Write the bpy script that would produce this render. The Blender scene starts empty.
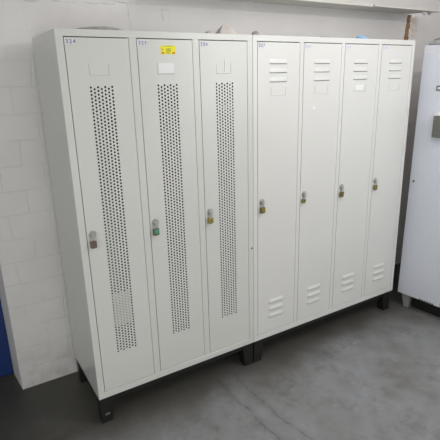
import bpy, bmesh, math, random
from mathutils import Vector, Matrix

random.seed(7)
C = bpy.context.scene.collection
SC = bpy.context.scene

# ------------------------------------------------------------------ camera
cam_d = bpy.data.cameras.new('camera')
cam = bpy.data.objects.new('camera', cam_d)
C.objects.link(cam)
cam_d.sensor_fit = 'HORIZONTAL'
cam_d.sensor_width = 36.0
cam_d.lens = 36.0 * 453.97 / 440.0
cam_d.clip_start = 0.02
_r = Vector((0.85161159, -0.52355266, -0.02550125))
_f = Vector((0.49459905, 0.81872186, -0.29166128))
_u = Vector((0.17357847, 0.23576923, 0.95618167))
M = Matrix((( _r.x, _u.x, -_f.x), (_r.y, _u.y, -_f.y), (_r.z, _u.z, -_f.z))).to_4x4()
M.translation = Vector((-0.428, -1.8597, 1.5716))
cam.matrix_world = M
SC.camera = cam

# ------------------------------------------------------------------ light
world = bpy.data.worlds.new('world')
SC.world = world
world.use_nodes = True
bg = world.node_tree.nodes['Background']
bg.inputs[0].default_value = (0.985, 1.0, 0.965, 1)
bg.inputs[1].default_value = 0.50


def area(name, loc, target, sx, sy, power, col=(1, 1, 1)):
    d = bpy.data.lights.new(name, 'AREA')
    d.shape = 'RECTANGLE'
    d.size, d.size_y, d.energy, d.color = sx, sy, power, col
    o = bpy.data.objects.new(name, d)
    C.objects.link(o)
    o.location = loc
    o.rotation_euler = (Vector(target) - Vector(loc)).to_track_quat('-Z', 'Y').to_euler()
    return o


def point(name, loc, power, radius, col=(1, 1, 1)):
    d = bpy.data.lights.new(name, 'POINT')
    d.energy, d.shadow_soft_size, d.color = power, radius, col
    o = bpy.data.objects.new(name, d)
    C.objects.link(o)
    o.location = loc
    return o


# bare lamp hanging low on the right and ceiling tubes; the other area lights are unseen fills added for brightness
point('hanging_lamp', (1.9, -1.5, 2.24), 23.0, 0.012, (1.0, 0.985, 0.985))
point('hanging_lamp', (1.4, -1.6, 2.12), 6.0, 0.012, (1.0, 0.985, 0.985))  # second unseen source added on the same shadow slope
area('ceiling_tubes', (1.5, -0.9, 2.58), (1.6, -0.8, 0.0), 1.2, 0.3, 6.0, (0.985, 0.985, 1.0))
area('cabinet_fill', (0.9, -1.0, 2.3), (2.2, -0.2, 1.5), 0.8, 0.3, 5.2, (0.97, 0.985, 1.0))  # unseen fill added to lift the cabinet front
area('left_fill', (-2.2, -2.0, 2.0), (0.3, 0.0, 1.0), 1.2, 1.0, 11.5, (1.0, 1.0, 0.965))  # unseen soft light added from the left
area('right_fill', (2.6, -3.0, 1.7), (1.6, 0.0, 1.3), 1.0, 1.0, 11.0)  # unseen light added to brighten the right-hand doors
area('rear_fill', (-0.5, -2.6, 1.2), (-0.2, 0.5, 0.8), 1.0, 0.8, 14.0, (1.0, 1.0, 0.97))  # unseen fill added behind the camera, much like a flash

SC.view_settings.view_transform = 'Standard'
SC.view_settings.look = 'None'
SC.view_settings.gamma = 1.0
SC.view_settings.use_curve_mapping = False
SC.view_settings.exposure = 0.0


# ------------------------------------------------------------------ materials
def lin(c):
    return tuple((v / 255 / 12.92) if v / 255 <= 0.04045 else ((v / 255 + 0.055) / 1.055) ** 2.4 for v in c) + (1,)


class NT:
    def __init__(s, name):
        s.m = bpy.data.materials.new(name)
        s.m.use_nodes = True
        s.t = s.m.node_tree
        s.b = s.t.nodes['Principled BSDF']

    def n(s, kind, **kw):
        nd = s.t.nodes.new(kind)
        for k, v in kw.items():
            setattr(nd, k, v)
        return nd

    def l(s, a, b):
        s.t.links.new(a, b)

    def setin(s, sock, v):
        if hasattr(v, 'is_output'):
            s.l(v, sock)
        else:
            sock.default_value = v

    def math(s, op, a, b=0.0, clamp=False):
        nd = s.n('ShaderNodeMath', operation=op, use_clamp=clamp)
        s.setin(nd.inputs[0], a)
        s.setin(nd.inputs[1], b)
        return nd.outputs[0]

    def coords(s, kind='Object'):
        return s.n('ShaderNodeTexCoord').outputs[kind]

    def noise(s, vec, scale, detail=4, rough=0.55):
        nd = s.n('ShaderNodeTexNoise')
        s.l(vec, nd.inputs['Vector'])
        nd.inputs['Scale'].default_value = scale
        nd.inputs['Detail'].default_value = detail
        nd.inputs['Roughness'].default_value = rough
        return nd

    def ramp(s, fac, stops):
        nd = s.n('ShaderNodeValToRGB')
        e = nd.color_ramp.elements
        while len(e) < len(stops):
            e.new(0.5)
        for i, (p, c) in enumerate(stops):
            e[i].position = p
            e[i].color = c if len(c) == 4 else tuple(c) + (1,)
        s.l(fac, nd.inputs[0])
        return nd.outputs[0]

    def mix(s, fac, a, b):
        nd = s.n('ShaderNodeMix', data_type='RGBA')
        s.setin(nd.inputs[0], fac)
        s.setin(nd.inputs[6], a)
        s.setin(nd.inputs[7], b)
        return nd.outputs[2]

    def sep(s, vec):
        nd = s.n('ShaderNodeSeparateXYZ')
        s.l(vec, nd.inputs[0])
        return nd.outputs

    def comb(s, x, y, z):
        nd = s.n('ShaderNodeCombineXYZ')
        for i, v in enumerate((x, y, z)):
            s.setin(nd.inputs[i], v)
        return nd.outputs[0]

    def bump(s, h, strength, dist, normal=None):
        nd = s.n('ShaderNodeBump')
        nd.inputs['Strength'].default_value = strength
        nd.inputs['Distance'].default_value = dist
        s.l(h, nd.inputs['Height'])
        if normal is not None:
            s.l(normal, nd.inputs['Normal'])
        return nd.outputs[0]

    def segdist(s, u, v, segs):
        """distance in a plane to the nearest of some straight cracks"""
        best = None
        for (x0, y0, x1, y1) in segs:
            dx, dy = x1 - x0, y1 - y0
            L2 = dx * dx + dy * dy
            px = s.math('SUBTRACT', u, x0)
            py = s.math('SUBTRACT', v, y0)
            t = s.math('DIVIDE', s.math('ADD', s.math('MULTIPLY', px, dx), s.math('MULTIPLY', py, dy)), L2, clamp=True)
            ex = s.math('SUBTRACT', px, s.math('MULTIPLY', t, dx))
            ey = s.math('SUBTRACT', py, s.math('MULTIPLY', t, dy))
            d = s.math('SQRT', s.math('ADD', s.math('MULTIPLY', ex, ex), s.math('MULTIPLY', ey, ey)))
            best = d if best is None else s.math('MINIMUM', best, d)
        return best


def plain(name, rgb, rough=0.5, metal=0.0, var=0.06, scale=12.0, bump=0.0):
    k = NT(name)
    co = k.coords()
    nz = k.noise(co, scale)
    c = lin(rgb)
    lo = tuple(v * (1 - var) for v in c[:3]) + (1,)
    hi = tuple(min(1, v * (1 + var)) for v in c[:3]) + (1,)
    k.l(k.ramp(nz.outputs['Fac'], [(0.3, lo), (0.7, hi)]), k.b.inputs['Base Color'])
    k.b.inputs['Roughness'].default_value = rough
    k.b.inputs['Metallic'].default_value = metal
    if bump:
        n2 = k.noise(co, scale * 6)
        k.l(k.bump(n2.outputs['Fac'], bump, 0.002), k.b.inputs['Normal'])
    return k.m


def mat_wall():
    k = NT('painted_block_wall')
    co = k.coords()
    x, y, z = k.sep(co)[:3]
    nz = k.noise(co, 3.0, 5)
    nf = k.noise(co, 60.0, 4)
    # wobble the joints
    wob = k.noise(co, 7.0, 2)
    wx = k.math('ADD', x, k.math('MULTIPLY', k.math('SUBTRACT', wob.outputs['Fac'], 0.5), 0.03))
    wz = k.math('ADD', z, k.math('MULTIPLY', k.math('SUBTRACT', k.noise(co, 5.0, 2).outputs['Fac'], 0.5), 0.02))
    uv = k.comb(k.math('ADD', wx, 10.0 + 0.208), k.math('ADD', wz, 0.004), 0.0)
    br = k.n('ShaderNodeTexBrick')
    k.l(uv, br.inputs['Vector'])
    br.inputs['Scale'].default_value = 1.0
    br.inputs['Brick Width'].default_value = 0.2
    br.inputs['Row Height'].default_value = 0.121
    br.inputs['Mortar Size'].default_value = 0.0045
    br.inputs['Mortar Smooth'].default_value = 0.7
    br.offset = 0.5
    # joints partly filled with paint
    fill = k.ramp(k.noise(co, 9.0, 3).outputs['Fac'], [(0.36, (0.12, 0.12, 0.12)), (0.62, (1, 1, 1))])
    # smoother plaster higher up
    up = k.ramp(k.math('MULTIPLY', k.math('SUBTRACT', z, 1.70), 8.0, clamp=True), [(0, (1, 1, 1)), (1, (0.12, 0.12, 0.12))])
    joint = k.math('MULTIPLY', k.math('MULTIPLY', br.outputs['Fac'], fill), up)
    base = k.ramp(nz.outputs['Fac'], [(0.3, lin((213, 211, 210))), (0.7, lin((223, 221, 221)))])
    # scuffs and grime low on the wall
    low = k.math('MULTIPLY', k.math('SUBTRACT', 0.32, z), 3.0, clamp=True)
    gr = k.math('MULTIPLY', low, k.ramp(k.noise(co, 14.0, 6).outputs['Fac'], [(0.42, (0, 0, 0)), (0.66, (1, 1, 1))]))
    c1 = k.mix(k.math('MULTIPLY', gr, 0.3), base, lin((122, 116, 98)))
    c2 = k.mix(k.math('MULTIPLY', joint, 0.08), c1, lin((120, 118, 110)))
    # hairline cracks of the old plaster above the lockers
    w2 = k.noise(co, 22.0, 3)
    cx = k.math('ADD', x, k.math('MULTIPLY', k.math('SUBTRACT', w2.outputs['Fac'], 0.5), 0.022))
    cz = k.math('ADD', z, k.math('MULTIPLY', k.math('SUBTRACT', k.noise(co, 18.0, 3).outputs['Color'], 0.5), 0.02))
    d = k.segdist(cx, cz, [(-0.02, 1.942, 0.42, 1.950), (0.486, 1.955, 0.50, 1.83),
                           (0.672, 1.937, 0.684, 1.885), (0.668, 1.938, 0.72, 1.94), (0.72, 1.94, 0.714, 1.85),
                           (0.42, 1.962, 0.56, 1.955)])
    br2 = k.ramp(k.noise(co, 16.0, 3).outputs['Fac'], [(0.45, (0.15, 0.15, 0.15)), (0.6, (1, 1, 1))])
    ck = k.math('MULTIPLY', k.math('SUBTRACT', 1.0, k.math('DIVIDE', d, 0.0042), clamp=True), br2)
    c3 = k.mix(k.math('MULTIPLY', ck, 0.5), c2, lin((92, 88, 82)))
    k.l(c3, k.b.inputs['Base Color'])
    k.b.inputs['Roughness'].default_value = 0.62
    h = k.math('SUBTRACT', k.math('ADD', k.math('MULTIPLY', nf.outputs['Fac'], 0.10), k.math('MULTIPLY', nz.outputs['Fac'], 0.35)), joint)
    k.l(k.bump(h, 0.36, 0.006), k.b.inputs['Normal'])
    return k.m


def mat_plaster(name, rgb):
    k = NT(name)
    co = k.coords()
    nz = k.noise(co, 2.5, 6)
    c = lin(rgb)
    k.l(k.ramp(nz.outputs['Fac'], [(0.3, tuple(v * .9 for v in c[:3])), (0.7, c)]), k.b.inputs['Base Color'])
    k.b.inputs['Roughness'].default_value = 0.8
    k.l(k.bump(k.noise(co, 30, 5).outputs['Fac'], 0.25, 0.004), k.b.inputs['Normal'])
    return k.m


def mat_floor():
    k = NT('worn_painted_concrete')
    co = k.coords()
    x, y, z = k.sep(co)[:3]
    n1 = k.noise(co, 2.2, 6, 0.6)
    n2 = k.noise(co, 7.0, 6, 0.65)
    n3 = k.noise(co, 45.0, 4, 0.6)
    f = k.math('ADD', k.math('MULTIPLY', n1.outputs['Fac'], 0.6), k.math('MULTIPLY', n2.outputs['Fac'], 0.4))
    base = k.ramp(f, [(0.38, lin((114, 113, 110))), (0.48, lin((128, 129, 130))), (0.62, lin((142, 144, 149)))])
    # brown trodden dirt along the lockers, darkened further towards the left corner
    n4 = k.noise(co, 3.3, 5, 0.6)
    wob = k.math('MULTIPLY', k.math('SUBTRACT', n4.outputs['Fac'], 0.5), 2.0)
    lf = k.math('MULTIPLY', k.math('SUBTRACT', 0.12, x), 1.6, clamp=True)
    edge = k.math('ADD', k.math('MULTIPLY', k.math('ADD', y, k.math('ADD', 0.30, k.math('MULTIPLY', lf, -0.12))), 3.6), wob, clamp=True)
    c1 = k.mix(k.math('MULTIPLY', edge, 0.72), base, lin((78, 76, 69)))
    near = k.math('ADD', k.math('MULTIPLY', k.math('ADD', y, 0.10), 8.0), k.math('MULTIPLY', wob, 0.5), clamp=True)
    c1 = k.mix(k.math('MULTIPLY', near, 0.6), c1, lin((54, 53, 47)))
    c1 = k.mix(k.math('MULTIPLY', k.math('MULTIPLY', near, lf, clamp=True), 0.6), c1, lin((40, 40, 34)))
    # paint worn off into darker stains
    st = k.ramp(k.noise(co, 4.5, 7, 0.7).outputs['Fac'], [(0.52, (0, 0, 0)), (0.66, (1, 1, 1))])
    c1 = k.mix(k.math('MULTIPLY', st, 0.45), c1, lin((88, 85, 80)))
    sp = k.ramp(n3.outputs['Fac'], [(0.64, (0, 0, 0)), (0.72, (1, 1, 1))])
    c2 = k.mix(k.math('MULTIPLY', sp, 0.22), c1, lin((90, 88, 86)))
    # long cracks running away from the locker feet, and a broken patch
    w = k.noise(co, 9.0, 5)
    cx = k.math('ADD', x, k.math('MULTIPLY', k.math('SUBTRACT', w.outputs['Fac'], 0.5), 0.06))
    cy = k.math('ADD', y, k.math('MULTIPLY', k.math('SUBTRACT', k.noise(co, 11.0, 5).outputs['Fac'], 0.5), 0.05))
    d = k.segdist(cx, cy, [(0.646, 0.03, 0.645, -0.23), (0.645, -0.23, 0.665, -0.70),
                           (0.755, -0.03, 0.742, -0.14), (0.742, -0.14, 0.748, -0.43), (0.748, -0.43, 0.80, -0.75)])
    d2 = k.segdist(cx, cy, [(0.853, -0.213, 0.949, -0.205), (0.949, -0.205, 0.975, -0.274), (0.975, -0.274, 0.869, -0.302),
                            (0.40, -0.20, 0.46, -0.34)])
    brk = k.ramp(k.noise(co, 20.0, 4).outputs['Fac'], [(0.40, (0.05, 0.05, 0.05)), (0.62, (1, 1, 1))])
    ck = k.math('MULTIPLY', k.math('SUBTRACT', 1.0, k.math('DIVIDE', d, 0.006), clamp=True), brk)
    h1 = k.math('SUBTRACT', 1.0, k.math('DIVIDE', d, 0.035), clamp=True)
    h2 = k.math('MULTIPLY', k.math('SUBTRACT', 1.0, k.math('DIVIDE', d2, 0.035), clamp=True), brk)
    # small pale chips
    vo = k.n('ShaderNodeTexVoronoi')
    k.l(co, vo.inputs['Vector'])
    vo.inputs['Scale'].default_value = 4.2
    chip = k.math('MULTIPLY', k.math('LESS_THAN', vo.outputs['Distance'], 0.055), k.math('GREATER_THAN', n2.outputs['Fac'], 0.50))
    c3 = k.mix(k.math('MULTIPLY', h1, 0.22), c2, lin((88, 86, 83)))
    c3 = k.mix(k.math('MULTIPLY', h2, 0.5), c3, lin((84, 82, 79)))
    c4 = k.mix(k.math('MULTIPLY', ck, 0.7), c3, lin((66, 64, 62)))
    c5 = k.mix(k.math('MULTIPLY', chip, 0.4), c4, lin((176, 174, 168)))
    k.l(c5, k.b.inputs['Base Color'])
    rg = k.ramp(n2.outputs['Fac'], [(0.35, (0.36, 0.36, 0.36)), (0.65, (0.55, 0.55, 0.55))])
    k.l(rg, k.b.inputs['Roughness'])
    h = k.math('SUBTRACT', k.math('ADD', k.math('MULTIPLY', n3.outputs['Fac'], 0.25), n2.outputs['Fac']), k.math('MULTIPLY', ck, 1.2))
    k.l(k.bump(h, 0.3, 0.006), k.b.inputs['Normal'])
    return k.m


def mat_enamel(name, rgb, rough=0.24):
    k = NT(name)
    co = k.coords()
    nz = k.noise(co, 2.0, 5)
    nf = k.noise(co, 120.0, 2)
    c = lin(rgb)
    col = k.ramp(nz.outputs['Fac'], [(0.3, tuple(v * .965 for v in c[:3])), (0.7, c)])
    k.l(col, k.b.inputs['Base Color'])
    k.b.inputs['Roughness'].default_value = rough
    k.b.inputs['Specular IOR Level'].default_value = 0.5
    k.l(k.bump(nf.outputs['Fac'], 0.02, 0.0004), k.b.inputs['Normal'])
    return k.m


M_WALL = mat_wall()
M_PLASTER = mat_plaster('pale_plaster', (214, 209, 203))
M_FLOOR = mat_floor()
M_LOCK = mat_enamel('light_grey_enamel', (207, 208, 204))
M_LOCK_LIT = mat_enamel('light_grey_enamel_lit', (215, 215, 212))  # light grey paint lifted slightly to imitate brighter light on the right unit
M_CAB = mat_enamel('blue_grey_enamel', (214, 218, 228), 0.4)
M_BLACK = plain('black_steel', (19, 19, 18), 0.55)
M_BLUE = plain('blue_door_paint', (17, 46, 104), 0.45)
M_STEEL = plain('dull_steel', (188, 188, 184), 0.35, 0.6, 0.1, 60)
M_STEEL_D = plain('worn_steel', (120, 118, 112), 0.45, 0.6, 0.15, 60)
M_BRASS = plain('brass', (158, 145, 80), 0.38, 0.6, 0.15, 60)
M_BRASS_O = plain('old_brass', (132, 122, 62), 0.45, 0.5, 0.2, 60)
M_BRASS_D = plain('tarnished_brass', (112, 100, 60), 0.45, 0.5, 0.25, 60)
M_BROWN = plain('brown_metal', (112, 98, 88), 0.45, 0.4, 0.2, 60)
M_TEAL = plain('teal_plastic', (70, 150, 128), 0.4)
M_WHITE = plain('white_paper', (224, 224, 226), 0.7)
M_LABEL = plain('label_film', (216, 215, 226), 0.5)
M_INK = plain('blue_black_ink', (98, 98, 112), 0.6)
M_INK_PALE = plain('faded_ink', (166, 166, 182), 0.6)
M_YELLOW = plain('yellow_sticker', (232, 226, 40), 0.6)
M_RED = plain('red_print', (205, 110, 40), 0.6)
M_GREENINK = plain('dark_print', (110, 112, 30), 0.6)
M_BOARD = plain('painted_board', (205, 203, 198), 0.6, 0, 0.08, 6, 0.2)
M_RUST = plain('rusty_brown', (150, 114, 82), 0.85, 0, 0.35, 30, 0.6)
M_TORN = plain('torn_plaster', (215, 206, 198), 0.9, 0, 0.12, 30, 0.5)
M_CLOTH = plain('grey_cloth', (168, 166, 162), 0.9, 0, 0.15, 30, 0.4)
M_BEIGE = plain('beige_grey_paper', (192, 187, 182), 0.85, 0, 0.1, 20)
M_LUMP = plain('dark_grey_lump', (150, 146, 142), 0.85, 0, 0.2, 40)
M_BLUEPL = plain('light_blue_plastic', (142, 186, 224), 0.45)
M_FOIL = plain('grey_wrapping', (172, 172, 174), 0.4, 0.0, 0.3, 40)
M_FOOT = plain('grey_foot_paint', (150, 151, 148), 0.5)
M_SHEET = plain('greyish_paper', (172, 170, 164), 0.8)
M_INNER_SHADE = plain('inner_shade', (20, 20, 20), 0.85)  # near-black standing in for the shade behind the doors
M_SLOT_SHADE = plain('slot_shade', (40, 40, 42), 0.7)  # flat dark colour standing in for shade inside slots


# ------------------------------------------------------------------ mesh helpers
def box(bm, x0, x1, y0, y1, z0, z1, mi=0, bevel=0.0, seg=1):
    r = bmesh.ops.create_cube(bm, size=1.0)
    vs = r['verts']
    for v in vs:
        v.co = Vector(((x0 + x1) / 2 + v.co.x * (x1 - x0), (y0 + y1) / 2 + v.co.y * (y1 - y0), (z0 + z1) / 2 + v.co.z * (z1 - z0)))
    fs = set(f for v in vs for f in v.link_faces)
    for f in fs:
        f.material_index = mi
    if bevel:
        es = list(set(e for v in vs for e in v.link_edges))
        rr = bmesh.ops.bevel(bm, geom=es, offset=bevel, segments=seg, affect='EDGES', profile=0.5)
        for f in rr['faces']:
            f.material_index = mi
    return vs


def prism(bm, poly, y0, y1, mi=0, axis='y'):
    """extrude an outline (list of 2D points) along an axis"""
    def p(a, b, t):
        return {'y': (a, t, b), 'z': (a, b, t), 'x': (t, a, b)}[axis]
    A = [bm.verts.new(p(a, b, y0)) for a, b in poly]
    B = [bm.verts.new(p(a, b, y1)) for a, b in poly]
    fs = [bm.faces.new(A), bm.faces.new(B[::-1])]
    n = len(poly)
    for i in range(n):
        fs.append(bm.faces.new((A[i], B[i], B[(i + 1) % n], A[(i + 1) % n])))
    for f in fs:
        f.material_index = mi
    bmesh.ops.recalc_face_normals(bm, faces=fs)
    return A + B


def cyl(bm, p, axis, r0, r1, h, n=20, mi=0, bevel=0.0):
    """cylinder from point p along axis"""
    rot = Vector((0, 0, 1)).rotation_difference(Vector(axis)).to_matrix().to_4x4()
    mt = Matrix.Translation(Vector(p) + Vector(axis).normalized() * h / 2) @ rot
    r = bmesh.ops.create_cone(bm, cap_ends=True, segments=n, radius1=r0, radius2=r1, depth=h, matrix=mt)
    for f in set(f for v in r['verts'] for f in v.link_faces):
        f.material_index = mi
    if bevel:
        es = [e for e in set(e for v in r['verts'] for e in v.link_edges) if e.calc_face_angle(0) > 1.0]
        bmesh.ops.bevel(bm, geom=es, offset=bevel, segments=2, affect='EDGES')


def tube(bm, pts, r, n=8, mi=0):
    pts = [Vector(p) for p in pts]
    rings = []
    up = Vector((0, 1, 0))
    for i, p in enumerate(pts):
        t = (pts[min(i + 1, len(pts) - 1)] - pts[max(i - 1, 0)]).normalized()
        a = t.cross(up)
        if a.length < 1e-4:
            a = t.cross(Vector((1, 0, 0)))
        a.normalize()
        b = t.cross(a)
        rings.append([bm.verts.new(p + (a * math.cos(2 * math.pi * k / n) + b * math.sin(2 * math.pi * k / n)) * r) for k in range(n)])
    fs = []
    for A, B in zip(rings, rings[1:]):
        for k in range(n):
            fs.append(bm.faces.new((A[k], A[(k + 1) % n], B[(k + 1) % n], B[k])))
    fs.append(bm.faces.new(rings[0][::-1]))
    fs.append(bm.faces.new(rings[-1]))
    for f in fs:
        f.material_index = mi
        f.smooth = True
    bmesh.ops.recalc_face_normals(bm, faces=fs)


def obj(name, bm, mats, parent=None, loc=None, smooth=False, rot=None):
    me = bpy.data.meshes.new(name)
    bm.to_mesh(me)
    bm.free()
    for m in (mats if isinstance(mats, (list, tuple)) else [mats]):
        me.materials.append(m)
    if smooth:
        for p in me.polygons:
            p.use_smooth = True
    o = bpy.data.objects.new(name, me)
    C.objects.link(o)
    if parent:
        o.parent = parent
    if loc is not None:
        o.location = loc
    if rot is not None:
        o.rotation_euler = rot
    return o


def tag(o, label, cat, group=None):
    o['label'] = label
    o['category'] = cat
    if group:
        o['group'] = group
    return o


def thing(name, label, cat, loc=(0, 0, 0), rotz=0.0, group=None):
    o = bpy.data.objects.new(name, None)
    C.objects.link(o)
    o.empty_display_size = 0.1
    o.location = loc
    o.rotation_euler = (0, 0, rotz)
    return tag(o, label, cat, group)


def struct(name, bm, m, parent=None):
    o = obj(name, bm, m, parent)
    if parent is None:
        o['kind'] = 'structure'
    return o


def text_into(bm, s, size, x, z, y, mi, spacing=1.0):
    """flat lettering facing -y, lower left corner at x, z"""
    cu = bpy.data.curves.new('t', 'FONT')
    cu.body = s
    cu.size = size
    cu.space_character = spacing
    cu.resolution_u = 2
    cu.offset = size * 0.02
    t = bpy.data.objects.new('t', cu)
    C.objects.link(t)
    dg = bpy.context.evaluated_depsgraph_get()
    dg.update()
    me = bpy.data.meshes.new_from_object(t.evaluated_get(dg))
    b2 = bmesh.new()
    b2.from_mesh(me)
    vm = {}
    for v in b2.verts:
        vm[v] = bm.verts.new((x + v.co.x, y, z + v.co.y))
    for f in b2.faces:
        try:
            nf = bm.faces.new([vm[v] for v in f.verts])
            nf.material_index = mi
        except ValueError:
            pass
    b2.free()
    bpy.data.objects.remove(t)
    bpy.data.curves.remove(cu)
    bpy.data.meshes.remove(me)


# ------------------------------------------------------------------ setting
WY = 0.50
bm = bmesh.new()
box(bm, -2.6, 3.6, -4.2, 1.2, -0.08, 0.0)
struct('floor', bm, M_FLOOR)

bm = bmesh.new()
# plan outline of the wall with the splayed reveal beside the blue door
prism(bm, [(-0.28, WY), (3.16, WY), (3.16, WY + 0.30), (-0.298, WY + 0.30), (-0.298, WY + 0.173)], 0.0, 2.62, axis='z')
box(bm, -2.6, -0.298, WY + 0.10, WY + 0.30, 2.06, 2.62)
box(bm, -2.6, -1.30, WY + 0.10, WY + 0.30, 0.0, 2.06)
wall_back = struct('wall_back', bm, M_WALL)

bm = bmesh.new()
box(bm, 3.16, 3.34, -4.2, WY + 0.30, 0.0, 2.62)
struct('wall_right', bm, M_PLASTER)

bm = bmesh.new()
box(bm, -2.6, 3.34, -4.2, WY + 0.30, 2.62, 2.72)
struct('ceiling', bm, M_PLASTER)

# blue steel door in the opening on the left
bm = bmesh.new()
box(bm, -1.30, -0.300, WY + 0.175, WY + 0.215, 0.008, 2.05, bevel=0.002)
d1 = struct('door_1', bm, M_BLUE)
bm = bmesh.new()
cyl(bm, (-1.22, WY + 0.175, 1.02), (0, -1, 0), 0.025, 0.025, 0.008, 20)
cyl(bm, (-1.22, WY + 0.168, 1.02), (0, -1, 0), 0.009, 0.009, 0.045, 12)
box(bm, -1.23, -1.10, WY + 0.115, WY + 0.130, 1.01, 1.03, bevel=0.004)
obj('door_handle', bm, M_BLACK, d1)

# ragged bare strip where old render has come off, right end of the back wall
random.seed(3)
bm = bmesh.new()
L, Rr = [], []
for i in range(15):
    t = i / 14
    z = 1.80 + t * 0.205
    xc = 2.660 + 0.004 * t - 0.006 * math.sin(t * 5)
    L.append((xc - 0.020 + random.uniform(-.005, .004), z))
    Rr.append((xc + 0.024 - 0.006 * t + random.uniform(-.009, .007), z))
prism(bm, L + Rr[::-1], WY - 0.004, WY + 0.003)
obj('bare_strip', bm, M_RUST, wall_back)['label'] = 'rusty brown bare strip'
bm = bmesh.new()
pts = []
for i in range(26):
    a = 2 * math.pi * i / 26
    rr = 1 + random.uniform(-.18, .14)
    pts.append((2.735 + 0.042 * rr * math.cos(a), 1.925 + 0.07 * rr * math.sin(a)))
prism(bm, pts, WY - 0.0025, WY + 0.002)
for (sx, sz, w) in ((2.735, 1.955, .014), (2.765, 1.90, .010), (2.72, 1.90, .008)):
    pts = [(sx + w * random.uniform(.5, 1.1) * math.cos(k * .7), sz + w * random.uniform(.3, .8) * math.sin(k * .7)) for k in range(9)]
    prism(bm, pts, WY - 0.0035, WY - 0.002, 1)
obj('chipped_plaster', bm, [M_TORN, M_BEIGE], wall_back)['label'] = 'chipped plaster beside the bare strip'


# board shelf along the wall above the lockers
def ragged_board(x0, x1, yf, z0, z1, torn):
    # sags a little towards its front edge
    bm = _board(x0, x1, yf, z0, z1, torn)
    for v in bm.verts:
        v.co.z += 0.016 * (v.co.y - yf) / (WY - yf)
    return bm


def _board(x0, x1, yf, z0, z1, torn):
    bm = bmesh.new()
    random.seed(11)
    if not torn:
        box(bm, x0, x1, yf, WY - 0.0003, z0, z1, bevel=0.002)
    else:
        pts = [(x0, WY), (x0, yf)]
        pts += [(x1 - 0.06, yf), (x1 - 0.02, yf + 0.015), (x1 - 0.035, yf + 0.04), (x1 - 0.01, yf + 0.06), (x1 - 0.05, yf + 0.085),
                (x1 - 0.075, yf + 0.10), (x1 - 0.07, yf + 0.13), (x1 - 0.10, WY)]
        prism(bm, pts, z0, z1, axis='z')
    return bm


b1 = obj('wall_shelf', ragged_board(0.56, 2.005, 0.262, 1.991, 2.009, False), M_BOARD)
tag(b1, 'long pale board shelf on the wall high above the perforated lockers', 'shelf')
b2 = obj('wall_shelf', ragged_board(2.008, 2.72, 0.250, 1.993, 2.004, True), M_BOARD)
tag(b2, 'short pale board shelf with a ragged broken end above the rusty strip', 'shelf')
random.seed(5)
for (fx, fy) in ((2.555, .30), (2.58, .31), (2.64, .295), (2.66, .325)):
    bm = bmesh.new()
    bmesh.ops.create_icosphere(bm, subdivisions=2, radius=0.016)
    for v in bm.verts:
        v.co = Vector((v.co.x * random.uniform(.8, 1.4), v.co.y * random.uniform(.6, 1.1), v.co.z * random.uniform(.5, 1.0)))
    obj('torn_flake', bm, M_WHITE, b2, (fx, fy, 1.991))['label'] = 'whitish torn flake under the broken end'

# ------------------------------------------------------------------ lockers
ZB, ZT, D = 0.14, 1.7766, 0.437
GT, GB = 0.0271, 0.032


def perforated_sheet(bm, X0, X1, Z0, Z1, px0, px1, pz0, pz1, y, ncol=7, r=0.0045):
    """steel sheet with staggered round punched holes"""
    P = (px1 - px0) / ncol
    rows = int(round((pz1 - pz0) / 0.0142))
    Q = (pz1 - pz0) / rows
    th = 0.0012
    ns = 8

    def quad(a, b, c, d):
        vs = [bm.verts.new((u, y, v)) for u, v in (a, b, c, d)]
        bm.faces.new(vs)
    quad((X0, Z0), (px0, Z0), (px0, Z1), (X0, Z1))
    quad((px1, Z0), (X1, Z0), (X1, Z1), (px1, Z1))
    quad((px0, Z0), (px1, Z0), (px1, pz0 - Q / 2), (px0, pz0 - Q / 2))
    quad((px0, pz1 + Q / 2), (px1, pz1 + Q / 2), (px1, Z1), (px0, Z1))
    for i in range(ncol):
        ca, cb = px0 + i * P, px0 + (i + 1) * P
        off = Q / 2 if i % 2 else 0.0
        if off:
            quad((ca, pz0 - Q / 2), (cb, pz0 - Q / 2), (cb, pz0), (ca, pz0))
            nr = rows
            zb = pz0
            quad((ca, zb + nr * Q), (cb, zb + nr * Q), (cb, pz1 + Q / 2), (ca, pz1 + Q / 2))
        else:
            nr = rows + 1
            zb = pz0 - Q / 2
        for j in range(nr):
            z0 = zb + j * Q
            cxm, czm = (ca + cb) / 2, z0 + Q / 2
            outer, inner, back = [], [], []
            for k in range(ns):
                a = math.pi / 4 * k
                c, s = math.cos(a), math.sin(a)
                m = max(abs(c), abs(s))
                outer.append(bm.verts.new((cxm + c / m * P / 2, y, czm + s / m * Q / 2)))
                inner.append(bm.verts.new((cxm + c * r, y, czm + s * r)))
                back.append(bm.verts.new((cxm + c * r, y + th, czm + s * r)))
            for k in range(ns):
                q = (k + 1) % ns
                bm.faces.new((outer[k], outer[q], inner[q], inner[k]))
                bm.faces.new((inner[k], inner[q], back[q], back[k]))


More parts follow.
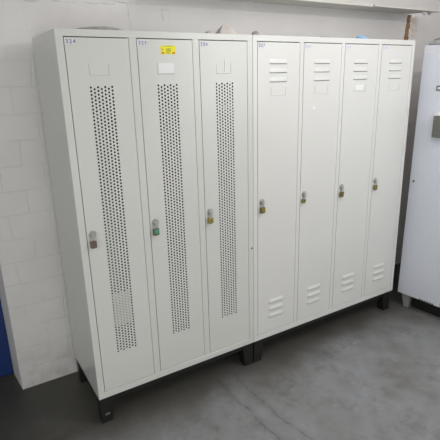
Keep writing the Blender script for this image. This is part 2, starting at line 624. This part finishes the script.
def add_louver(bm, x0, x1, z, y, h=0.023, out=0.0062):
    """pressed hood: flush at the top, standing out and open along its lower edge"""
    nx, nz = 14, 6
    grid = []
    for i in range(nx + 1):
        t = i / nx
        prof = min(1.0, min(t, 1 - t) / 0.12)
        prof = math.sin(prof * math.pi / 2)
        col = []
        for j in range(nz + 1):
            s = j / nz
            col.append(bm.verts.new((x0 + (x1 - x0) * t, y - out * prof * math.sin(s * math.pi / 2), z + h * (1 - s))))
        grid.append(col)
    fs = []
    for i in range(nx):
        for j in range(nz):
            f = bm.faces.new((grid[i][j], grid[i + 1][j], grid[i + 1][j + 1], grid[i][j + 1]))
            f.smooth = True
            fs.append(f)
    # lip turned back a little so the opening stays dark below it
    lip = [bm.verts.new((v.co.x, y, z + 0.002)) for v in [c[-1] for c in grid]]
    for i in range(nx):
        fs.append(bm.faces.new((grid[i][-1], grid[i + 1][-1], lip[i + 1], lip[i])))
    bmesh.ops.recalc_face_normals(bm, faces=fs)
    # dark strip painted in for the shadow of the narrow slot
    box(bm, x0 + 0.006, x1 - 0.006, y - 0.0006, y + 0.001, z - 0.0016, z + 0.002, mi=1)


def card_holder(x0, x1, z0, z1, y):
    bm = bmesh.new()
    w, t = 0.004, 0.0018
    box(bm, x0, x0 + w, y - t, y + 0.0005, z0, z1, bevel=0.001)
    box(bm, x1 - w, x1, y - t, y + 0.0005, z0, z1, bevel=0.001)
    box(bm, x0 + w * 0.7, x1 - w * 0.7, y - t, y + 0.0005, z0, z0 + w, bevel=0.001)
    return bm


def number_label(txt, x, z, y, w, h, ink):
    bm = bmesh.new()
    cw = w / 3
    for k, ch in enumerate(txt):
        box(bm, x + k * cw + 0.0004, x + (k + 1) * cw - 0.0004, y - 0.0008, y + 0.0003, z - h, z, mi=0)
        text_into(bm, ch, h * 0.98, x + k * cw + cw * 0.24, z - h * 0.84, y - 0.0011, 1)
    return bm


def latch_bm(x, z, y):
    bm = bmesh.new()
    cyl(bm, (x, y + 0.0005, z + 0.004), (0, -1, 0), 0.0165, 0.0165, 0.003, 24, bevel=0.0007)
    cyl(bm, (x, y - 0.0022, z + 0.004), (0, -1, 0), 0.0120, 0.0105, 0.009, 24, bevel=0.002)
    # turned eye plate for the padlock
    pts = [(x - 0.006, z + 0.006), (x + 0.006, z + 0.006), (x + 0.007, z - 0.014), (x + 0.004, z - 0.019), (x - 0.004, z - 0.019), (x - 0.007, z - 0.014)]
    prism(bm, pts, y - 0.0135, y - 0.0105)
    return bm


def door(unit, name, x0, w, number, style, extras=(), ink=M_INK, enamel=M_LOCK):
    """x0 in the unit's own frame; left edge of the door opening"""
    gl, gr, gt, gb = 0.0027, 0.0019, 0.0032, 0.0028
    X0, X1, Z0, Z1 = x0 + gl, x0 + w - gr, ZB + GB + gb, ZT - GT - gt
    y = 0.0012
    bm = bmesh.new()
    if style == 'perforated':
        perforated_sheet(bm, X0, X1, Z0, Z1, x0 + 0.0783, x0 + 0.1798, 0.366, 1.562, y)
    else:
        vs = [bm.verts.new(c) for c in ((X0, y, Z0), (X1, y, Z0), (X1, y, Z1), (X0, y, Z1))]
        bm.faces.new(vs)
        for zz in (1.648, 1.606, 1.563):
            add_louver(bm, x0 + 0.072, x0 + 0.188, zz, y, 0.022, 0.0036)
        for zz in (0.356, 0.311, 0.266):
            add_louver(bm, x0 + 0.076, x0 + 0.184, zz, y, 0.022, 0.0056)
    # folded edges of the sheet
    e = 0.018
    for (a, b) in (((X0, Z0), (X1, Z0)), ((X1, Z0), (X1, Z1)), ((X1, Z1), (X0, Z1)), ((X0, Z1), (X0, Z0))):
        bm.faces.new([bm.verts.new(c) for c in ((a[0], y, a[1]), (b[0], y, b[1]), (b[0], y + e, b[1]), (a[0], y + e, a[1]))])
    for (a0, a1, c0, c1) in ((X0, X0 + .012, Z0, Z1), (X1 - .012, X1, Z0, Z1), (X0, X1, Z0, Z0 + .012), (X0, X1, Z1 - .012, Z1)):
        bm.faces.new([bm.verts.new(c) for c in ((a0, y + e, c0), (a1, y + e, c0), (a1, y + e, c1), (a0, y + e, c1))])
    dr = obj(name, bm, [enamel, M_SLOT_SHADE], unit)
    lx, lz = x0 + 0.0275, 0.957
    obj('latch', latch_bm(lx, lz, y), M_STEEL, dr)['label'] = 'round steel latch'
    o = obj('number_label', number_label(number, X0 + 0.0015, Z1 - 0.004, y, 0.041, 0.0205, ink), [M_LABEL, ink], dr)
    o['label'] = 'small white number label'
    if style == 'perforated':
        hx0, hx1, hz0, hz1 = x0 + 0.086, x0 + 0.168, 1.606, 1.652
    else:
        hx0, hx1, hz0, hz1 = x0 + 0.083, x0 + 0.178, 1.497, 1.538
    obj('card_holder', card_holder(hx0, hx1, hz0, hz1, y), enamel, dr)
    for ex in extras:
        bm = bmesh.new()
        if ex == 'card':
            box(bm, hx0 + .004, hx1 - .004, y - 0.0022, y - 0.0008, hz0 + .005, hz1 + .001)
            obj('name_card', bm, M_WHITE, dr)['label'] = 'white name card'
        elif ex == 'short_card':
            box(bm, hx0 + .008, hx1 - .022, y - 0.0022, y - 0.0008, hz0 + .008, hz1 - .004)
            obj('name_card', bm, M_WHITE, dr)['label'] = 'white name card'
        elif ex == 'slip':
            box(bm, hx0 + .044, hx0 + .052, y - 0.0022, y - 0.0008, hz0 + .014, hz1 + .016)
            obj('paper_slip', bm, M_WHITE, dr)['label'] = 'narrow white paper slip'
        elif ex == 'sticker':
            sx0, sx1, sz0, sz1 = x0 + 0.1055, x0 + 0.1745, 1.688, 1.7225
            box(bm, sx0, sx1, y - 0.0008, y + 0.0003, sz0, sz1)
            yy = y - 0.0012
            box(bm, sx0 + .010, sx1 - .012, yy, y - .0005, sz1 - .0032, sz1 - .0018, mi=2)
            text_into(bm, '225', 0.0165, sx0 + .024, sz0 + .0115, yy, 2)
            text_into(bm, 'P', 0.0150, sx0 + .004, sz0 + .0120, yy, 1)
            box(bm, sx0 + .004, sx0 + .017, yy, y - .0005, sz0 + .002, sz0 + .0085, mi=1)
            box(bm, sx1 - .017, sx1 - .003, yy, y - .0005, sz0 + .002, sz0 + .0085, mi=1)
            box(bm, sx0 + .026, sx0 + .044, yy, y - .0005, sz0 + .004, sz0 + .0065, mi=2)
            obj('sticker', bm, [M_YELLOW, M_RED, M_GREENINK], dr)['label'] = 'yellow auction sticker'
        elif ex == 'sheet':
            box(bm, x0 + .088, x0 + .168, y + 0.012, y + 0.0135, 0.49, 0.655)
            obj('paper_sheet', bm, M_SHEET, dr)['label'] = 'pale sheet behind the holes'
        elif ex == 'dot':
            cyl(bm, (x0 + .079, y + .0003, 1.424), (0, -1, 0), 0.0105, 0.0105, 0.0012, 20)
            obj('round_sticker', bm, M_WHITE, dr)['label'] = 'small white round sticker'
    return dr


def locker_unit(name, label, ux, W, g, mid, n, style, numbers, extras, inks, enamel):
    u = thing(name, label, 'locker', (ux, 0, 0))
    w = (W - 2 * g - (n - 1) * mid) / n
    t = 0.0025
    Dd = D
    # carcass
    bm = bmesh.new()
    e = 0.0006
    c = 0.0004
    box(bm, e + c, e + t, 0.012, Dd, ZB + c, ZT - c)
    box(bm, W - e - t, W - e - c, 0.012, Dd, ZB + c, ZT - c)
    box(bm, e + 2 * c, W - e - 2 * c, 0.013, Dd - c, ZT - t, ZT - 0.0002)
    box(bm, e + 2 * c, W - e - 2 * c, 0.013, Dd - c, ZB + 0.0002, ZB + t)
    box(bm, e + 2 * c, W - e - 2 * c, Dd - t, Dd + 0.0002, ZB + 2 * c, ZT - 2 * c)
    for i in range(1, n):
        xm = g + i * w + (i - 0.5) * mid
        box(bm, xm - 0.001, xm + 0.001, 0.022, Dd - t, ZB + t, ZT - t)
    for i in range(n):
        xa = g + i * (w + mid)
        box(bm, xa - mid * .4, xa + w + mid * .4, 0.03, Dd - t, 1.45, 1.453)
    obj('carcass', bm, enamel, u)
    # dark faces added inside to stand in for shade in the compartments
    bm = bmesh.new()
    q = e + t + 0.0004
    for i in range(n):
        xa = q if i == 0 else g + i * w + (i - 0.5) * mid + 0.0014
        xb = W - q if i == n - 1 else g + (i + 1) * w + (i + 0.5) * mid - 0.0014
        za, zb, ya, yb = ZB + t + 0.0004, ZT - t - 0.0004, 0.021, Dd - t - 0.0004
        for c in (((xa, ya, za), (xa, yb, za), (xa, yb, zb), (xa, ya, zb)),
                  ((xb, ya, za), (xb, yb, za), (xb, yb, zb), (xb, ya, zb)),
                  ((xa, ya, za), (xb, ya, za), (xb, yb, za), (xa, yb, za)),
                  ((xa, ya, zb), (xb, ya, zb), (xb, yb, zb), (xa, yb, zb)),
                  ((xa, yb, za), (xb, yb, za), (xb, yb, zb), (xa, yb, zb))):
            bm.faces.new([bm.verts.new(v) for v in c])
    obj('inner_shade_faces', bm, M_INNER_SHADE, u)
    # welded front frame
    bm = bmesh.new()
    fd = 0.020
    bv = 0.0016
    box(bm, e, g, 0.0, fd, ZB, ZT, bevel=bv)
    box(bm, W - g, W - e, 0.0, fd, ZB, ZT, bevel=bv)
    box(bm, e + .0002, W - e - .0002, -0.0004, fd + .0002, ZT - GT, ZT + .0001, bevel=bv)
    box(bm, e + .0002, W - e - .0002, -0.0004, fd + .0002, ZB - .0001, ZB + GB, bevel=bv)
    for i in range(1, n):
        xa = g + i * w + (i - 1) * mid
        box(bm, xa, xa + mid, 0.0002, fd, ZB + GB - .002, ZT - GT + .002, bevel=bv)
    obj('front_frame', bm, enamel, u)
    for i in range(n):
        door(u, 'door', g + i * (w + mid), w, numbers[i], style, extras[i], inks[i], enamel)
    # black stand
    bm = bmesh.new()
    for (ya, yb) in ((0.012, 0.040), (Dd - 0.04, Dd - 0.012)):
        box(bm, 0.01, W - 0.01, ya, yb, ZB - 0.032, ZB - 0.0005)
    for (xa, xb) in ((0.006, 0.036), (W - 0.036, W - 0.006)):
        box(bm, xa, xb, 0.012, Dd - 0.012, ZB - 0.032, ZB - 0.0005)
    obj('stand_rail', bm, M_BLACK, u)
    for (side, yb) in ((0, 0), (1, 0), (0, 1), (1, 1)):
        bm = bmesh.new()
        a = [(0.004, ZB - 0.0006), (0.075, ZB - 0.0006), (0.056, 0.0), (0.004, 0.0)]
        if side:
            a = [(W - p, q) for p, q in a] if ux < 0.5 else [(W - 0.016 - p, q) for p, q in a]
        y0 = 0.006 if not yb else Dd - 0.056
        prism(bm, a, y0, y0 + 0.05)
        ft = obj('foot', bm, M_BLACK, u)
    return u, w


U1, w1 = locker_unit('locker_unit', 'pale grey three-door locker unit with perforated doors, on black feet by the block wall',
                     0.0, 0.900, 0.0305, 0.0327, 3, 'perforated', ['324', '325', '326'],
                     [('sheet',), ('sticker', 'card'), ('slip',)], [M_INK, M_INK, M_INK], M_LOCK)
U2, w2 = locker_unit('locker_unit', 'pale grey four-door locker unit with louvred doors, beside the blue-grey cabinet',
                     0.9005, 1.194, 0.0275, 0.025, 4, 'louvred', ['327', '328', '329', '330'],
                     [(), ('dot',), ('short_card',), ()], [M_INK, M_INK_PALE, M_INK_PALE, M_INK_PALE], M_LOCK_LIT)
# connecting screw at the joint of the two units
bm = bmesh.new()
cyl(bm, (0.0, 0.0, 0.0), (0, -1, 0), 0.006, 0.005, 0.003, 14, bevel=0.0006)
obj('screw', bm, M_STEEL_D, U1, (0.889, 0.0003, 0.716))['label'] = 'dark screw in the right stile'
bm = bmesh.new()
box(bm, -0.012, 0.012, -0.002, 0.0, -0.006, 0.006, bevel=0.001)
obj('foot_plate', bm, M_STEEL_D, U1, (0.034, 0.0062, 0.045))


# ------------------------------------------------------------------ padlocks
def padlock(x, label, body_mat, front=None, bw=0.027, bh=0.031, tilt=0.0, round_body=False, small=False):
    z = 0.957
    root = thing('padlock', label, 'padlock', (x - 0.0035, -0.0108, z - 0.0125), 0, 'padlocks on the locker doors')
    root.rotation_euler = (0, tilt, math.radians(random.uniform(-6, 6)))
    # shackle passes through the latch eye at the local origin
    bm = bmesh.new()
    r, rt = 0.0075, 0.0020
    pts = [(-r, 0, -0.021), (-r, 0, -0.008)]
    pts += [(r * math.cos(a), 0, -0.008 + 0.0115 * math.sin(a)) for a in [math.pi * (1 - k / 10) for k in range(1, 10)]]
    pts += [(r, 0, -0.008), (r, 0, -0.021)]
    tube(bm, pts, rt, 8)
    obj('shackle', bm, M_STEEL, root)
    zt = -0.0105
    bm = bmesh.new()
    if round_body:
        cyl(bm, (0, 0.0065, zt - bh / 2), (0, -1, 0), bw / 2, bw / 2, 0.013, 24, bevel=0.002)
    else:
        box(bm, -bw / 2, bw / 2, -0.0065, 0.0065, zt - bh, zt, bevel=0.0026, seg=2)
    body = obj('body', bm, body_mat, root)
    if front:
        bm = bmesh.new()
        cyl(bm, (0.001, -0.0064, zt - bh * 0.42), (0, -1, 0), 0.0120, 0.0108, 0.0025, 24, bevel=0.0006)
        obj('front_disc', bm, front, root)['label'] = 'coloured round front'
    bm = bmesh.new()
    cyl(bm, (0, 0, zt - bh + 0.0005), (0, 0, -1), 0.0055, 0.0052, 0.0022, 16)
    obj('keyway', bm, M_STEEL_D, root)
    return root


random.seed(21)
DX1 = [0.0305 + i * (w1 + 0.0327) + 0.0275 for i in range(3)]
DX2 = [0.9005 + 0.0275 + i * (w2 + 0.025) + 0.0275 for i in range(4)]
padlock(DX1[0], 'dull brown padlock on the leftmost perforated door', M_BROWN, tilt=0.02)
padlock(DX1[1], 'padlock with a teal front on the perforated door under the yellow sticker', M_BRASS_D, M_TEAL, bw=0.028, bh=0.031, tilt=0.02)
padlock(DX1[2], 'bright yellow brass padlock on the rightmost perforated door', M_BRASS, bw=0.028, bh=0.028, tilt=0.03)
padlock(DX2[0], 'rounded brass padlock on the louvred door next to the perforated unit', M_BRASS_D, M_BRASS, bw=0.028, bh=0.030, tilt=-0.02)
padlock(DX2[1], 'small tilted brass padlock on the louvred door with a white dot', M_BRASS_O, bw=0.023, bh=0.022, tilt=0.35)
padlock(DX2[2], 'dark olive brass padlock on the louvred door with a white name card', M_BRASS_D, bw=0.025, bh=0.031, tilt=0.12)
padlock(DX2[3], 'tall olive brass padlock on the louvred door nearest the blue-grey cabinet', M_BRASS_O, bw=0.024, bh=0.031, tilt=0.10)

# ------------------------------------------------------------------ right-hand cabinet
CX, CY = 2.166, 0.014
RZ = math.atan2(-0.995, 0.10)          # face runs towards the viewer
cab = thing('metal_cabinet', 'blue-grey metal cabinet at the right edge, turned towards the lockers', 'cabinet', (CX, CY, 0), RZ)
# local: x along the face towards the viewer, y into the cabinet (+), z up
CB, CT, CW, CD = 0.101, 1.750, 0.93, 0.70  # unseen width and depth enlarged to block light from the wall behind
LEAN = math.radians(0.7)


def lean(o):
    # the old cabinet has racked a little out of true
    o.rotation_euler = (0, LEAN, 0)
    o.location = (-CB * math.sin(LEAN), 0, CB - CB * math.cos(LEAN))
    return o


bm = bmesh.new()
box(bm, 0, CW, 0.0215, CD, CB, CT, bevel=0.002)
lean(obj('carcass', bm, M_CAB, cab))
doors = []
for i in range(3):
    bm = bmesh.new()
    x0 = 0.003 + i * 0.309
    x1 = x0 + 0.305
    box(bm, x0, x1, 0.0, 0.020, CB + 0.004, CT - 0.003, bevel=0.0025)
    dr = lean(obj('door', bm, M_CAB, cab))
    doors.append(dr)
    bm = bmesh.new()
    for k in range(6):
        box(bm, x0 + 0.162 + k * 0.018, x0 + 0.175 + k * 0.018, -0.0012, 0.001, CB + 0.0075, CB + 0.0135)  # dark strips paint the shade inside the slots
    obj('vent_slots', bm, M_SLOT_SHADE, dr)['label'] = 'row of dark vent slots'
    bm = bmesh.new()
    fx = x0 + 0.108
    box(bm, fx, fx + 0.075, -0.003, 0.0005, 1.487, 1.494)
    box(bm, fx, fx + 0.075, -0.003, 0.0005, 1.509, 1.516)
    box(bm, fx, fx + 0.006, -0.003, 0.0005, 1.487, 1.516)
    box(bm, fx + 0.069, fx + 0.075, -0.003, 0.0005, 1.487, 1.516)
    obj('card_frame', bm, M_STEEL_D, dr)['label'] = 'dark grey card frame'
    bm = bmesh.new()
    box(bm, fx + 0.006, fx + 0.069, -0.0012, 0.0005, 1.494, 1.509)
    obj('name_card', bm, M_LABEL, dr)
    if i == 0:
        bm = bmesh.new()
        for k in range(3):
            box(bm, 0.010 + k * .021, 0.028 + k * .021, -0.0008, 0.0005, 1.705, 1.741)
        text_into(bm, '1', 0.030, 0.017, 1.712, -0.0012, 1)
        text_into(bm, '1', 0.030, 0.038, 1.712, -0.0012, 1)
        text_into(bm, '8', 0.030, 0.055, 1.712, -0.0012, 1)
        obj('number_label', bm, [M_WHITE, M_LABEL], dr)['label'] = 'white number label'
    bm = bmesh.new()
    cyl(bm, (x0 + 0.028, 0.0005, 0.915), (0, -1, 0), 0.008, 0.007, 0.003, 16)
    obj('lock_cylinder', bm, M_STEEL_D, dr)
    # boxy steel pull handle
    bm = bmesh.new()
    hx = x0 + 0.128
    box(bm, hx, hx + 0.075, -0.034, 0.0005, 1.212, 1.3395, bevel=0.004, seg=2)
    hd = obj('handle', bm, M_STEEL_D, dr)
    hd['label'] = 'boxy steel handle'
    bm = bmesh.new()
    box(bm, hx - 0.002, hx + 0.077, -0.036, 0.0005, 1.340, 1.358, bevel=0.006, seg=3)  # white piece added as the lamp highlight along the handle top
    obj('handle_highlight', bm, M_WHITE, hd)['label'] = 'white cap painted as the highlight on the handle'
for (fx, fy) in ((0.022, 0.022), (CW - 0.09, 0.022), (0.022, CD - 0.06), (CW - 0.09, CD - 0.06)):
    bm = bmesh.new()
    A = [(fx, fy), (fx + 0.062, fy), (fx + 0.062, fy + 0.035), (fx, fy + 0.035)]
    B = [(fx + 0.022, fy + 0.004), (fx + 0.056, fy + 0.004), (fx + 0.056, fy + 0.03), (fx + 0.022, fy + 0.03)]
    va = [bm.verts.new((p, q, CB)) for p, q in A]
    vb = [bm.verts.new((p, q, 0.0)) for p, q in B]
    fs = [bm.faces.new(va), bm.faces.new(vb[::-1])]
    for k in range(4):
        fs.append(bm.faces.new((va[k], vb[k], vb[(k + 1) % 4], va[(k + 1) % 4])))
    bmesh.ops.recalc_face_normals(bm, faces=fs)
    obj('foot', bm, M_FOOT, cab)
bm = bmesh.new()
box(bm, 0.10, CW - 0.01, 0.06, CD - 0.02, 0.001, CB - 0.0005)  # black block filling the space under the cabinet
obj('infill', bm, M_BLACK, cab)['label'] = 'black plinth between the feet'


# ------------------------------------------------------------------ odds and ends on top
def lump(name, label, cat, loc, sx, sy, h, mat, seed, n=3, flat=0.0, cap=9.0, skew=0.0):
    random.seed(seed)
    bm = bmesh.new()
    bmesh.ops.create_icosphere(bm, subdivisions=n, radius=1.0)
    ph = [(random.uniform(0, 6.28), random.uniform(2, 5), random.uniform(2, 5), random.uniform(2, 5)) for _ in range(5)]
    for v in bm.verts:
        c = v.co.copy()
        d = sum(math.sin(p + a * c.x + b * c.y + q * c.z) for p, a, b, q in ph) / 5
        c *= 1 + 0.30 * d + random.uniform(-.05, .05)
        zz = min(max(c.z, -flat), cap + 0.25 * d)
        v.co = Vector((c.x * sx, c.y * sy, zz * h * (1 + skew * c.x)))
    mz = min(v.co.z for v in bm.verts)
    for v in bm.verts:
        v.co.z -= mz
    o = obj(name, bm, mat, None, loc)
    return tag(o, label, cat)


TOP = ZT + 0.0002
lump('folded_cloth', 'flat grey cloth lying on top of the perforated unit at its left', 'cloth', (0.19, 0.11, TOP), 0.115, 0.055, 0.013, M_CLOTH, 1, 4, flat=0.3, skew=0.5)
# beige crumpled paper standing like a small tent
bm = bmesh.new()
random.seed(2)
base = [(-0.058, -0.03), (0.0, -0.045), (0.055, -0.03), (0.062, 0.03), (0.0, 0.045), (-0.055, 0.03)]
topp = [(-0.018, -0.006), (0.0, -0.010), (0.014, -0.006), (0.016, 0.006), (0.0, 0.010), (-0.016, 0.006)]
va = [bm.verts.new((p, q, 0)) for p, q in base]
vm = [bm.verts.new(((p * .55 + a * .45), (q * .55 + b * .45), 0.026 + random.uniform(-.004, .004))) for (p, q), (a, b) in zip(base, topp)]
vb = [bm.verts.new((p, q, 0.052 + random.uniform(-.003, .002))) for p, q in topp]
fs = [bm.faces.new(va[::-1]), bm.faces.new(vb)]
for A, B in ((va, vm), (vm, vb)):
    for k in range(6):
        fs.append(bm.faces.new((A[k], A[(k + 1) % 6], B[(k + 1) % 6], B[k])))
bmesh.ops.recalc_face_normals(bm, faces=fs)
tag(obj('crumpled_paper', bm, M_BEIGE, None, (0.818, 0.10, TOP)), 'beige peaked crumpled paper on top of the perforated unit', 'paper')
lump('dust_ball', 'small grey lump on the perforated unit left of the beige paper', 'lump', (0.722, 0.09, TOP), 0.024, 0.02, 0.016, M_BEIGE, 4, flat=0.4)
lump('pebble', 'small dark lump on the locker tops where the two units meet', 'lump', (0.966, 0.07, TOP), 0.020, 0.016, 0.017, M_LUMP, 6, flat=0.4)
lump('metal_scrap', 'thin dark flat scrap on top of the louvred unit', 'scrap', (1.40, 0.04, TOP), 0.040, 0.02, 0.005, M_LUMP, 8, flat=0.4)
lump('plastic_bag', 'small light blue crumpled plastic on top of the louvred unit', 'plastic bag', (1.732, 0.09, TOP), 0.038, 0.026, 0.0165, M_BLUEPL, 9, 4, flat=0.3, skew=-0.55)
# wrapping on the cabinet
ca = Vector((math.cos(RZ), math.sin(RZ)))
nb = Vector((-math.sin(RZ), math.cos(RZ)))
p = Vector((CX, CY)) + ca * 0.15 + nb * 0.075
w = lump('crumpled_wrapping', 'crumpled grey wrapping on top of the blue-grey cabinet', 'wrapping', (p.x, p.y, CT + 0.0005), 0.13, 0.06, 0.040, M_FOIL, 12, 4, flat=0.4, cap=0.45)
w.rotation_euler = (0, 0, RZ)
